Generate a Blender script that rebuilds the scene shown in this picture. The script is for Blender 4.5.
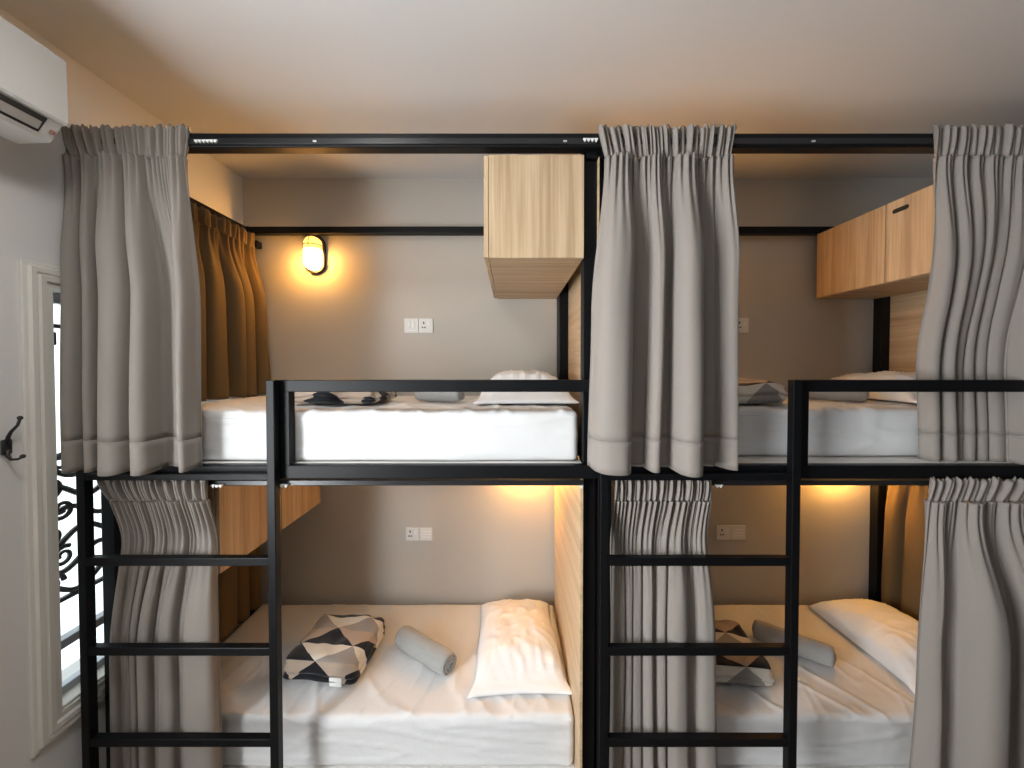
import bpy, bmesh, math, random
from mathutils import Vector, Matrix, noise

sc = bpy.context.scene
for o in list(bpy.data.objects):
    bpy.data.objects.remove(o)
COL = sc.collection

# ---------------------------------------------------------------- camera
CAMZ = 1.93
F = 380.0
PITCH_DOWN = math.radians(1.1)
PX0, PY0 = 511.0, 367.0 + F * math.tan(math.radians(1.1))
cam = bpy.data.cameras.new('camera')
cam.sensor_width = 36.0
cam.lens = F / 1024 * 36.0
cam.shift_x = (512 - PX0) / 1024
cam.shift_y = (PY0 - 384) / 1024
cam.clip_start = 0.05
camo = bpy.data.objects.new('camera', cam)
camo.location = (0, 0, CAMZ)
camo.rotation_euler = (math.radians(90) - PITCH_DOWN, 0, 0)
COL.objects.link(camo)
sc.camera = camo


def at(px, py, Y):
    """photo pixel + distance from the camera plane -> world point (real depth measured per object)"""
    cx = (px - PX0) / F
    cy = -(py - PY0) / F
    s, c = math.sin(PITCH_DOWN), math.cos(PITCH_DOWN)
    d = Vector((cx, c + cy * s, -s + cy * c))
    k = Y / d.y
    return Vector((d.x * k, Y, CAMZ + d.z * k))


def Xp(px, Y, py=367):
    return at(px, py, Y).x


def Zp(py, Y):
    return at(511, py, Y).z


# ---------------------------------------------------------------- world, light, exposure
sc.view_settings.view_transform = 'Standard'
sc.view_settings.look = 'None'
sc.view_settings.gamma = 1.0
sc.view_settings.use_curve_mapping = False
sc.view_settings.exposure = 0.0

w = bpy.data.worlds.new('world')
sc.world = w
w.use_nodes = True
bg = w.node_tree.nodes['Background']
bg.inputs[0].default_value = (0.93, 0.97, 1.0, 1)
bg.inputs[1].default_value = 2.2


def area(name, loc, rot, sx, sy, energy, color, portal=False):
    l = bpy.data.lights.new(name, 'AREA')
    l.shape = 'RECTANGLE'
    l.size, l.size_y = sx, sy
    l.energy = energy
    l.color = color
    if portal:
        l.cycles.is_portal = True
    o = bpy.data.objects.new(name, l)
    o.location = loc
    o.rotation_euler = rot
    COL.objects.link(o)
    return o


WL, WR, WB, WREAR, CEIL = -1.70, 2.75, 2.43, -1.90, 3.125
# the big daylight window in the left wall beside the photographer, out of view (opening built below)
RW = (-0.75, 0.45, 0.85, 2.35)          # y0, y1, z0, z1
area('left_window_daylight', (WL - 0.16, (RW[0] + RW[1]) / 2, (RW[2] + RW[3]) / 2), (0, math.radians(-90), 0),
     RW[3] - RW[2], RW[1] - RW[0], 136, (0.93, 0.97, 1.0))
# portal for the sky through the side window
area('side_window_portal', (WL - 0.21, 1.82, 1.44), (0, math.radians(-90), 0), 1.6, 0.8, 1, (1, 1, 1), True)

# ---------------------------------------------------------------- materials


def mat(name, col, rough=0.6, metal=0.0, spec=0.5, bump=None, var=None, sheen=0.0):
    m = bpy.data.materials.new(name)
    m.use_nodes = True
    nt = m.node_tree
    b = nt.nodes['Principled BSDF']
    b.inputs['Base Color'].default_value = (*col, 1)
    b.inputs['Roughness'].default_value = rough
    b.inputs['Metallic'].default_value = metal
    b.inputs['Specular IOR Level'].default_value = spec
    if sheen:
        b.inputs['Sheen Weight'].default_value = sheen
    tc = nt.nodes.new('ShaderNodeTexCoord')
    if var:
        n = nt.nodes.new('ShaderNodeTexNoise')
        n.inputs['Scale'].default_value = var[0]
        n.inputs['Detail'].default_value = 4
        nt.links.new(tc.outputs['Object'], n.inputs['Vector'])
        r = nt.nodes.new('ShaderNodeMix')
        r.data_type = 'RGBA'
        a = [max(0, c * (1 - var[1])) for c in col]
        d = [min(1, c * (1 + var[1])) for c in col]
        r.inputs[6].default_value = (*a, 1)
        r.inputs[7].default_value = (*d, 1)
        nt.links.new(n.outputs['Fac'], r.inputs[0])
        nt.links.new(r.outputs[2], b.inputs['Base Color'])
    if bump:
        mp = nt.nodes.new('ShaderNodeMapping')
        nt.links.new(tc.outputs['Object'], mp.inputs['Vector'])
        if len(bump) > 3:
            mp.inputs['Scale'].default_value = bump[3]
        n = nt.nodes.new('ShaderNodeTexNoise')
        n.inputs['Scale'].default_value = bump[0]
        n.inputs['Detail'].default_value = 3
        nt.links.new(mp.outputs['Vector'], n.inputs['Vector'])
        bp = nt.nodes.new('ShaderNodeBump')
        bp.inputs['Strength'].default_value = bump[1]
        bp.inputs['Distance'].default_value = bump[2]
        nt.links.new(n.outputs['Fac'], bp.inputs['Height'])
        nt.links.new(bp.outputs['Normal'], b.inputs['Normal'])
    return m


def wood(name, base, dark, grain):
    """grain: 'z', 'x' or 'y' = direction the fibres run"""
    m = bpy.data.materials.new(name)
    m.use_nodes = True
    nt = m.node_tree
    b = nt.nodes['Principled BSDF']
    b.inputs['Roughness'].default_value = 0.5
    b.inputs['Specular IOR Level'].default_value = 0.35
    tc = nt.nodes.new('ShaderNodeTexCoord')

    def layer(across, along, scale, det):
        mp = nt.nodes.new('ShaderNodeMapping')
        s = [across] * 3
        s['xyz'.index(grain)] = along
        mp.inputs['Scale'].default_value = s
        nt.links.new(tc.outputs['Object'], mp.inputs['Vector'])
        n = nt.nodes.new('ShaderNodeTexNoise')
        n.inputs['Scale'].default_value = scale
        n.inputs['Detail'].default_value = det
        n.inputs['Distortion'].default_value = 0.35
        nt.links.new(mp.outputs['Vector'], n.inputs['Vector'])
        return n
    n1 = layer(1, 0.03, 24, 2)
    n2 = layer(1, 0.03, 110, 5)
    ad = nt.nodes.new('ShaderNodeMix')
    ad.data_type = 'FLOAT'
    ad.inputs[0].default_value = 0.42
    nt.links.new(n1.outputs['Fac'], ad.inputs[2])
    nt.links.new(n2.outputs['Fac'], ad.inputs[3])
    cr = nt.nodes.new('ShaderNodeValToRGB')
    cr.color_ramp.elements[0].position = 0.34
    cr.color_ramp.elements[0].color = (*dark, 1)
    cr.color_ramp.elements[1].position = 0.62
    cr.color_ramp.elements[1].color = (*base, 1)
    nt.links.new(ad.outputs[0], cr.inputs['Fac'])
    nt.links.new(cr.outputs['Color'], b.inputs['Base Color'])
    return m


def emit(name, col, strength):
    m = bpy.data.materials.new(name)
    m.use_nodes = True
    nt = m.node_tree
    nt.nodes.clear()
    e = nt.nodes.new('ShaderNodeEmission')
    e.inputs[0].default_value = (*col, 1)
    e.inputs[1].default_value = strength
    o = nt.nodes.new('ShaderNodeOutputMaterial')
    nt.links.new(e.outputs[0], o.inputs[0])
    return m


def thin_glass(name):
    m = bpy.data.materials.new(name)
    m.use_nodes = True
    nt = m.node_tree
    nt.nodes.clear()
    t = nt.nodes.new('ShaderNodeBsdfTransparent')
    t.inputs[0].default_value = (0.94, 0.97, 0.97, 1)
    g = nt.nodes.new('ShaderNodeBsdfGlossy')
    g.inputs['Roughness'].default_value = 0.02
    mx = nt.nodes.new('ShaderNodeMixShader')
    o = nt.nodes.new('ShaderNodeOutputMaterial')
    mx.inputs[0].default_value = 0.06
    nt.links.new(t.outputs[0], mx.inputs[1])
    nt.links.new(g.outputs[0], mx.inputs[2])
    nt.links.new(mx.outputs[0], o.inputs[0])
    return m


def lamp_glass(name, strength):
    """frosted lit glass: brightest where the bulb sits (lower half)"""
    m = bpy.data.materials.new(name)
    m.use_nodes = True
    nt = m.node_tree
    nt.nodes.clear()
    tc = nt.nodes.new('ShaderNodeTexCoord')
    sp = nt.nodes.new('ShaderNodeSeparateXYZ')
    nt.links.new(tc.outputs['Object'], sp.inputs[0])
    mr = nt.nodes.new('ShaderNodeMapRange')
    mr.inputs['From Min'].default_value = -0.04
    mr.inputs['From Max'].default_value = 0.025
    mr.inputs['To Min'].default_value = strength * 1.5
    mr.inputs['To Max'].default_value = strength * 0.03
    nt.links.new(sp.outputs['Z'], mr.inputs['Value'])
    e = nt.nodes.new('ShaderNodeEmission')
    e.inputs[0].default_value = (1.0, 0.47, 0.10, 1)
    nt.links.new(mr.outputs[0], e.inputs[1])
    o = nt.nodes.new('ShaderNodeOutputMaterial')
    nt.links.new(e.outputs[0], o.inputs[0])
    return m


def triangles(name, seed):
    """woven throw with rows of triangles in charcoal, white, grey and beige (UV in pattern cells)"""
    m = bpy.data.materials.new(name)
    m.use_nodes = True
    nt = m.node_tree
    b = nt.nodes['Principled BSDF']
    b.inputs['Roughness'].default_value = 0.9
    b.inputs['Specular IOR Level'].default_value = 0.15
    b.inputs['Sheen Weight'].default_value = 0.2
    uv = nt.nodes.new('ShaderNodeUVMap')
    sp = nt.nodes.new('ShaderNodeSeparateXYZ')
    nt.links.new(uv.outputs[0], sp.inputs[0])

    def M(op, a, c=None):
        n = nt.nodes.new('ShaderNodeMath')
        n.operation = op
        for i, v in enumerate((a, c)):
            if v is None:
                continue
            if isinstance(v, (int, float)):
                n.inputs[i].default_value = v
            else:
                nt.links.new(v, n.inputs[i])
        return n.outputs[0]
    u, v = sp.outputs['X'], sp.outputs['Y']
    row = M('FLOOR', v)
    t = M('SUBTRACT', v, row)
    uu = M('ADD', u, M('MULTIPLY', row, 0.5))
    c0 = M('FLOOR', uu)
    fu = M('SUBTRACT', uu, c0)
    tent = M('SUBTRACT', 1.0, M('ABSOLUTE', M('SUBTRACT', M('MULTIPLY', fu, 2.0), 1.0)))
    up = M('LESS_THAN', t, tent)                     # inside the upright triangle of this cell
    # down triangles are centred on cell borders
    cd = M('FLOOR', M('ADD', uu, 0.5))
    idx = M('ADD', M('MULTIPLY', up, c0), M('MULTIPLY', M('SUBTRACT', 1.0, up), M('ADD', cd, 17.0)))
    cb = nt.nodes.new('ShaderNodeCombineXYZ')
    nt.links.new(idx, cb.inputs[0])
    nt.links.new(row, cb.inputs[1])
    cb.inputs[2].default_value = seed
    wn = nt.nodes.new('ShaderNodeTexWhiteNoise')
    nt.links.new(cb.outputs[0], wn.inputs['Vector'])
    # rows alternate: grey + cream triangles, then charcoal + beige ones, a few charcoal strays
    par = M('MODULO', M('ADD', row, 20.0), 2.0)
    stray = M('GREATER_THAN', wn.outputs['Value'], 0.90)
    v0 = M('ADD', M('ADD', M('MULTIPLY', par, 0.5), M('MULTIPLY', up, 0.25)), 0.05)
    val = M('ADD', M('MULTIPLY', v0, M('SUBTRACT', 1.0, stray)), M('MULTIPLY', stray, 0.8))
    cr = nt.nodes.new('ShaderNodeValToRGB')
    cr.color_ramp.interpolation = 'CONSTANT'
    els = cr.color_ramp.elements
    cols = [(0.0, (0.68, 0.63, 0.55)), (0.25, (0.30, 0.28, 0.26)), (0.5, (0.42, 0.33, 0.26)), (0.75, (0.012, 0.013, 0.017))]
    els[0].position, els[0].color = cols[0][0], (*cols[0][1], 1)
    els[1].position, els[1].color = cols[1][0], (*cols[1][1], 1)
    for p, c in cols[2:]:
        e = els.new(p)
        e.color = (*c, 1)
    nt.links.new(val, cr.inputs['Fac'])
    nt.links.new(cr.outputs['Color'], b.inputs['Base Color'])
    tc = nt.nodes.new('ShaderNodeTexCoord')
    n = nt.nodes.new('ShaderNodeTexNoise')
    n.inputs['Scale'].default_value = 220
    nt.links.new(tc.outputs['Object'], n.inputs['Vector'])
    bp = nt.nodes.new('ShaderNodeBump')
    bp.inputs['Strength'].default_value = 0.3
    bp.inputs['Distance'].default_value = 0.003
    nt.links.new(n.outputs['Fac'], bp.inputs['Height'])
    nt.links.new(bp.outputs['Normal'], b.inputs['Normal'])
    return m


M = {}
M['wall_grey'] = mat('wall_paint_grey', (0.50, 0.475, 0.43), 0.85, spec=0.2, bump=(30, 0.05, 0.002), var=(1.5, 0.03))
M['wall_left'] = mat('wall_paint_pale', (0.74, 0.73, 0.715), 0.85, spec=0.2, bump=(60, 0.06, 0.002))
M['ceiling'] = mat('ceiling_paint', (0.60, 0.60, 0.60), 0.9, spec=0.1, bump=(40, 0.04, 0.002))
M['wall_dim'] = mat('wall_low_fill', (0.26, 0.255, 0.25), 0.85, spec=0.2)  # unseen rear wall, colour darkened to cut the fill light
M['wall_absorber'] = mat('wall_low_bounce', (0.10, 0.098, 0.095), 0.85, spec=0.2)  # unseen right wall, darker still to cut its bounce onto the right curtains
M['floor'] = wood('floor_laminate', (0.20, 0.14, 0.09), (0.12, 0.08, 0.05), 'x')
M['trim'] = mat('trim_cream', (0.74, 0.72, 0.66), 0.45)
M['steel'] = mat('black_powder_coat', (0.003, 0.0035, 0.0045), 0.45, spec=0.22, bump=(350, 0.04, 0.0006))
M['track'] = mat('black_track', (0.012, 0.012, 0.014), 0.3)
M['white_plastic'] = mat('white_plastic', (0.8, 0.8, 0.78), 0.35)
M['ac_plastic'] = mat('ac_plastic', (0.62, 0.62, 0.60), 0.5, bump=(250, 0.1, 0.001))
M['dark'] = mat('dark_recess', (0.03, 0.03, 0.03), 0.6)
M['louver'] = mat('louver_grey', (0.35, 0.33, 0.30), 0.45)
M['wood_v'] = wood('oak_upright', (0.58, 0.425, 0.27), (0.35, 0.235, 0.13), 'z')
M['wood_x'] = wood('oak_cross', (0.56, 0.40, 0.25), (0.33, 0.22, 0.12), 'x')
M['wood_y'] = wood('oak_deep', (0.60, 0.44, 0.28), (0.40, 0.28, 0.16), 'y')
M['curtain'] = mat('curtain_taupe', (0.265, 0.236, 0.211), 0.85, spec=0.2, sheen=0.1, bump=(500, 0.15, 0.0008), var=(160, 0.06))
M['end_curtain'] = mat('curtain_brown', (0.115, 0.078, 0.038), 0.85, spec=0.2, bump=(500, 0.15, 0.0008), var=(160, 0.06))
M['sheet'] = mat('sheet_white', (0.69, 0.69, 0.69), 0.8, spec=0.2, bump=(9, 0.35, 0.02, (1.0, 0.45, 1.0)))
M['pillow'] = mat('pillow_white', (0.80, 0.795, 0.79), 0.8, spec=0.2, bump=(14, 0.4, 0.012, (0.7, 1.3, 1)))
M['towel'] = mat('towel_grey', (0.36, 0.365, 0.355), 0.95, spec=0.1, sheen=0.3, bump=(260, 0.8, 0.004), var=(120, 0.12))
M['base_board'] = mat('bed_base_white', (0.72, 0.70, 0.67), 0.6)
M['socket'] = mat('socket_plastic', (0.72, 0.72, 0.70), 0.3)
M['rocker'] = mat('socket_rocker', (0.86, 0.86, 0.85), 0.25)
M['iron'] = mat('wrought_iron', (0.01, 0.01, 0.012), 0.45)
M['aluminium'] = mat('window_frame_grey', (0.45, 0.48, 0.52), 0.4, metal=0.3)
M['glass'] = thin_glass('window_glass')
M['lamp_glass'] = lamp_glass('lamp_glass_lit', 100.0)
M['screw'] = mat('bright_screw', (0.7, 0.7, 0.7), 0.3, metal=0.6)
M['red'] = mat('red_print', (0.50, 0.22, 0.18), 0.5)

# ---------------------------------------------------------------- object helpers


def root_of(o):
    while o.parent:
        o = o.parent
    return o


def finish(name, bm, m, parent=None, smooth=False, local=False, auto=None):
    if parent is not None and not local:
        off = root_of(parent).location
        bmesh.ops.translate(bm, verts=bm.verts, vec=-off)
    me = bpy.data.meshes.new(name)
    bmesh.ops.recalc_face_normals(bm, faces=bm.faces)
    bm.to_mesh(me)
    bm.free()
    for mm in (m if isinstance(m, (list, tuple)) else [m]):
        me.materials.append(mm)
    if smooth:
        for p in me.polygons:
            p.use_smooth = True
    o = bpy.data.objects.new(name, me)
    COL.objects.link(o)
    if parent is not None:
        o.parent = parent
    return o


def tag(o, label, cat, group=None):
    o['label'] = label
    o['category'] = cat
    if group:
        o['group'] = group
    return o


def thing(name, label, cat, loc=(0, 0, 0), rz=0.0, group=None):
    o = bpy.data.objects.new(name, None)
    o.empty_display_size = 0.1
    COL.objects.link(o)
    o.location = loc
    o.rotation_euler = (0, 0, rz)
    return tag(o, label, cat, group)


def structure(name, bm, m, parent=None):
    o = finish(name, bm, m, parent)
    if parent is None:
        o['kind'] = 'structure'
    return o


def dup(src, loc, label, rz=None, skip=()):
    r = src.copy()
    COL.objects.link(r)
    r.location = loc
    if rz is not None:
        r.rotation_euler = (0, 0, rz)
    r['label'] = label
    for ch in list(src.children):
        if ch in skip:
            continue
        c = ch.copy()
        COL.objects.link(c)
        c.parent = r
        for g in ch.children:
            d = g.copy()
            COL.objects.link(d)
            d.parent = c
    return r


def box(bm, x0, x1, y0, y1, z0, z1, bev=0.0, seg=2):
    r = bmesh.ops.create_cube(bm, size=1.0)
    vs = r['verts']
    for v in vs:
        v.co = Vector((x0 + (v.co.x + .5) * (x1 - x0), y0 + (v.co.y + .5) * (y1 - y0), z0 + (v.co.z + .5) * (z1 - z0)))
    if bev:
        es = list({e for v in vs for e in v.link_edges})
        bmesh.ops.bevel(bm, geom=es, offset=bev, segments=seg, affect='EDGES', profile=0.5)
    return bm


def bx(*a, **k):
    return box(bmesh.new(), *a, **k)


def prism(pts, axis, a0, a1, bm=None):
    """extrude a closed 2-D outline along axis ('x','y','z')"""
    bm = bm or bmesh.new()

    def P(p, a):
        return {'x': (a, p[0], p[1]), 'y': (p[0], a, p[1]), 'z': (p[0], p[1], a)}[axis]
    A = [bm.verts.new(P(p, a0)) for p in pts]
    B = [bm.verts.new(P(p, a1)) for p in pts]
    n = len(pts)
    bm.faces.new(A[::-1])
    bm.faces.new(B)
    for i in range(n):
        bm.faces.new((A[i], A[(i + 1) % n], B[(i + 1) % n], B[i]))
    return bm


def tube(bm, pts, r, n=8, caps=True):
    pts = [Vector(p) for p in pts]
    rs = r if isinstance(r, (list, tuple)) else [r] * len(pts)
    rings = []
    prev = None
    for i, p in enumerate(pts):
        d = (pts[min(i + 1, len(pts) - 1)] - pts[max(i - 1, 0)]).normalized()
        if prev is None:
            a = Vector((0, 0, 1)) if abs(d.z) < 0.9 else Vector((1, 0, 0))
            u = d.cross(a).normalized()
        else:
            u = (prev - d * prev.dot(d)).normalized()
        prev = u
        v = d.cross(u)
        rings.append([bm.verts.new(p + (u * math.cos(2 * math.pi * k / n) + v * math.sin(2 * math.pi * k / n)) * rs[i]) for k in range(n)])
    for a, b in zip(rings, rings[1:]):
        for k in range(n):
            bm.faces.new((a[k], a[(k + 1) % n], b[(k + 1) % n], b[k]))
    if caps:
        bm.faces.new(rings[0][::-1])
        bm.faces.new(rings[-1])
    return bm


def ball(bm, c, r, seg=10):
    s = bmesh.ops.create_uvsphere(bm, u_segments=seg, v_segments=max(6, seg - 2), radius=r)
    bmesh.ops.translate(bm, verts=s['verts'], vec=Vector(c))
    return bm


def rounded_grid(hx, hy, hz, r, nx, ny, nz, fn=None):
    """closed rounded box centred on the origin, dense quads; fn(p)->displacement vector"""
    bm = bmesh.new()
    key = {}

    def V(x, y, z):
        k = (round(x, 5), round(y, 5), round(z, 5))
        if k not in key:
            p = Vector((x, y, z))
            q = Vector((max(-hx + r, min(hx - r, x)), max(-hy + r, min(hy - r, y)), max(-hz + r, min(hz - r, z))))
            d = p - q
            if d.length > 1e-9:
                p = q + d.normalized() * r
            key[k] = bm.verts.new(p)
        return key[k]

    def lin(h, n):
        # denser near the rounded ends
        a = [-h, -h + r * .3, -h + r * .65]
        b = [-h + r + (2 * h - 2 * r) * i / n for i in range(n + 1)]
        c = [h - r * .65, h - r * .3, h]
        return a + b + c
    X, Y, Z = lin(hx, nx), lin(hy, ny), lin(hz, nz)

    def quad(a, b, c, d):
        s = []
        for v in (a, b, c, d):
            if v not in s:
                s.append(v)
        if len(s) >= 3:
            try:
                bm.faces.new(s)
            except ValueError:
                pass
    for z in (-hz, hz):
        for i in range(len(X) - 1):
            for j in range(len(Y) - 1):
                quad(V(X[i], Y[j], z), V(X[i + 1], Y[j], z), V(X[i + 1], Y[j + 1], z), V(X[i], Y[j + 1], z))
    for y in (-hy, hy):
        for i in range(len(X) - 1):
            for j in range(len(Z) - 1):
                quad(V(X[i], y, Z[j]), V(X[i + 1], y, Z[j]), V(X[i + 1], y, Z[j + 1]), V(X[i], y, Z[j + 1]))
    for x in (-hx, hx):
        for i in range(len(Y) - 1):
            for j in range(len(Z) - 1):
                quad(V(x, Y[i], Z[j]), V(x, Y[i + 1], Z[j]), V(x, Y[i + 1], Z[j + 1]), V(x, Y[i], Z[j + 1]))
    if fn:
        for v in bm.verts:
            v.co = v.co + fn(v.co.copy())
    return bm


# ---------------------------------------------------------------- room shell
T = 0.12
structure('floor', bx(WL - T, WR + T, WREAR - T, WB + T, -0.1, 0.0), M['floor'])
structure('ceiling', bx(WL - T, WR + T, WREAR - T, WB + T, CEIL, CEIL + 0.1), M['ceiling'])
structure('wall_back', bx(WL - T, WR + T, WB, WB + T, 0, CEIL), M['wall_grey'])
structure('wall_right', bx(WR, WR + T, WREAR, WB, 0, CEIL), M['wall_absorber'])

TL = 0.22
# left wall with the side window opening and the larger one further back
OY0, OY1 = 1.405, 2.22
OZ0, OZ1 = Zp(708, 1.42), Zp(289, 1.40)
bm = bmesh.new()
box(bm, WL - TL, WL, WREAR, RW[0], 0, CEIL)
box(bm, WL - TL, WL, RW[0], RW[1], 0, RW[2])
box(bm, WL - TL, WL, RW[0], RW[1], RW[3], CEIL)
box(bm, WL - TL, WL, RW[1], OY0, 0, CEIL)
box(bm, WL - TL, WL, OY1, WB, 0, CEIL)
box(bm, WL - TL, WL, OY0, OY1, 0, OZ0)
box(bm, WL - TL, WL, OY0, OY1, OZ1, CEIL)
structure('wall_left', bm, M['wall_left'])
structure('wall_rear', bx(WL, WR, WREAR - T, WREAR, 0, CEIL), M['wall_dim'])
bm = bmesh.new()
for y0, y1, z0, z1 in ((RW[0], RW[0] + .04, RW[2], RW[3]), (RW[1] - .04, RW[1], RW[2], RW[3]), (RW[0], RW[1], RW[2], RW[2] + .04),
                       (RW[0], RW[1], RW[3] - .04, RW[3]), (-.17, -.13, RW[2], RW[3])):
    box(bm, WL - .20, WL - .165, y0, y1, z0, z1, .004)
win2 = structure('window_2', bm, M['aluminium'])
finish('window_pane', bx(WL - .185, WL - .181, RW[0] + .04, RW[1] - .04, RW[2] + .04, RW[3] - .04), M['glass'], win2)

# window architrave: stepped moulding, mitred, around the side opening
TW = 0.088


def moulding():
    # (distance outward from opening edge, projection from the wall)
    prof = [(0.0, 0.0), (0.0, 0.013), (0.020, 0.013), (0.025, 0.023), (0.043, 0.025), (0.047, 0.016), (0.053, 0.022),
            (0.068, 0.022), (0.073, 0.012), (TW - 0.003, 0.011), (TW, 0.008), (TW, 0.0)]
    bm = bmesh.new()
    loops = []
    for d, p in prof:
        loops.append([bm.verts.new((WL + p, y, z)) for y, z in
                      ((OY0 - d, OZ0 - d), (OY1 + d, OZ0 - d), (OY1 + d, OZ1 + d), (OY0 - d, OZ1 + d))])
    for a, b in zip(loops, loops[1:]):
        for k in range(4):
            bm.faces.new((a[k], a[(k + 1) % 4], b[(k + 1) % 4], b[k]))
    return bm


structure('trim_1', moulding(), M['trim'])
# the window itself: aluminium frame, sash rails, glass, inner sill
bm = bmesh.new()
fx0, fx1 = WL - 0.095, WL - 0.06
for y0, y1, z0, z1 in ((OY0, OY0 + .03, OZ0, OZ1), (OY1 - .03, OY1, OZ0, OZ1), (OY0, OY1, OZ0, OZ0 + .04), (OY0, OY1, OZ1 - .04, OZ1),
                       (1.79, 1.83, OZ0, OZ1)):
    box(bm, fx0, fx1, y0, y1, z0, z1, 0.004)
win = structure('window_1', bm, M['aluminium'])
pane_bm = bx(WL - 0.08, WL - 0.076, OY0 + .03, OY1 - .03, OZ0 + .04, OZ1 - .04)
finish('window_pane', pane_bm, M['glass'], win)
finish('window_sill', bx(WL - 0.06, WL + 0.004, OY0, OY1, OZ0 - .001, OZ0 + .012, 0.003), M['trim'], win)
finish('sash_rail', bx(WL - 0.098, WL - 0.055, OY0 + .03, OY1 - .03, OZ0 + .19, OZ0 + .225, 0.004), M['aluminium'], win)
finish('latch', bx(WL - 0.06, WL - 0.035, OY0 + .036, OY0 + .05, Zp(332, 1.45) - .05, Zp(332, 1.45), 0.004), M['iron'], win)

# wrought iron grille outside the side window
gx = WL - 0.15
gz0, gz1 = Zp(592, 1.6), Zp(455, 1.6)
gr = thing('window_grille', 'black wrought iron scroll grille outside the side window', 'grille', (gx, (OY0 + OY1) / 2, OZ0))
bm = bmesh.new()
for z in (gz0, gz1, OZ1 - .12):
    box(bm, gx - .008, gx + .008, OY0 - .03, OY1 + .03, z - .008, z + .008)
for y in (OY0 + .005, OY1 - .005):
    box(bm, gx - .008, gx + .008, y - .008, y + .008, OZ0 - .02, OZ1 + .02)
finish('bar_frame', bm, M['iron'], gr)


n_rows = 6
for j in range(n_rows):
    z0 = gz0 + (gz1 - gz0) * (j + .5) / n_rows
    bm = bmesh.new()
    pts = []
    for q in range(61):
        y = OY0 - .01 + (OY1 - OY0 + .02) * q / 60
        pts.append((gx, y, z0 + .034 * math.sin((y - OY0) * 2 * math.pi / .27 + j * 1.3)))
    tube(bm, pts, 0.011, 6)
    finish('scroll', bm, M['iron'], gr)
    for k in range(3):
        bm = bmesh.new()
        cy = OY0 + .11 + .27 * k + .04 * (j % 2)
        sp = []
        for q in range(27):
            a = q / 26 * 2.8 * math.pi + j
            rr = 0.042 * (1 - 0.72 * q / 26)
            sp.append((gx, cy + rr * math.cos(a), z0 + .03 + rr * math.sin(a)))
        tube(bm, sp, [0.010 - .004 * q / 26 for q in range(27)], 6)
        finish('scroll', bm, M['iron'], gr)

# ---------------------------------------------------------------- air conditioner (left wall, near the ceiling)
YE = 1.262
aY0 = YE - 0.82


def sec(px, py):
    p = at(px, py, YE)
    return (p.x, p.z)


p_ft, p_fb, p_bf, p_bb = sec(67, 61), sec(69, 126), sec(54, 145), sec(20, 145)
ac = thing('air_conditioner', 'white split air conditioner unit high on the left wall', 'air conditioner', (WL, (aY0 + YE) / 2, p_bf[1]))
body = prism([(WL, p_ft[1] + .005), (p_ft[0] - .03, p_ft[1] + .005), (p_ft[0] - .012, p_ft[1] - .003), (p_ft[0] - .012, p_fb[1]), (p_bf[0] - .006, p_bf[1] + .004), (p_bb[0], p_bb[1]), (WL, p_bb[1] + .05)], 'y', aY0, YE)
bmesh.ops.bevel(body, geom=[e for e in body.edges if abs(e.verts[0].co.y - e.verts[1].co.y) < 1e-6], offset=0.006, segments=2, affect='EDGES')
finish('body', body, M['ac_plastic'], ac)
fp = prism([(p_ft[0] - .012, p_ft[1]), (p_ft[0] - .004, p_ft[1]), (p_ft[0], p_ft[1] - .006), (p_fb[0], p_fb[1] + .006), (p_fb[0] - .006, p_fb[1]), (p_ft[0] - .012, p_fb[1])], 'y', aY0 + .002, YE - .002)
finish('front_panel', fp, M['ac_plastic'], ac)
# slanted air outlet with louvres
d = Vector((p_bf[0] - p_fb[0], 0, p_bf[1] - p_fb[1]))
nrm = Vector((-d.z, 0, d.x)).normalized()
if nrm.x < 0:
    nrm = -nrm


def slant(t, out):
    q = Vector((p_fb[0] - .012, 0, p_fb[1])) + Vector((p_bf[0] - .006 - p_fb[0] + .012, 0, p_bf[1] + .004 - p_fb[1])) * t + nrm * out
    return (q.x, q.z)


finish('air_outlet', prism([slant(.08, -.01), slant(.08, .0012), slant(.80, .0012), slant(.80, -.01)], 'y', aY0 + .05, YE - .045), M['dark'], ac)
finish('louver', prism([slant(.34, .001), slant(.30, .006), slant(.66, .009), slant(.68, .004)], 'y', aY0 + .055, YE - .055), M['louver'], ac)
finish('outlet_frame', prism([slant(.80, -.004), slant(.80, .004), slant(.86, .004), slant(.86, -.004)], 'y', aY0 + .045, YE - .03), M['ac_plastic'], ac)
bm = bmesh.new()
c0 = YE - .024
for a, b, y0, y1 in ((.45, .48, c0, c0 + .014), (.58, .61, c0, c0 + .014), (.45, .61, c0, c0 + .003), (.45, .61, c0 + .011, c0 + .014)):
    prism([slant(a, .0), slant(a, .0035), slant(b, .0035), slant(b, .0)], 'y', y0, y1, bm)
finish('printed_mark', bm, M['red'], ac)

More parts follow.
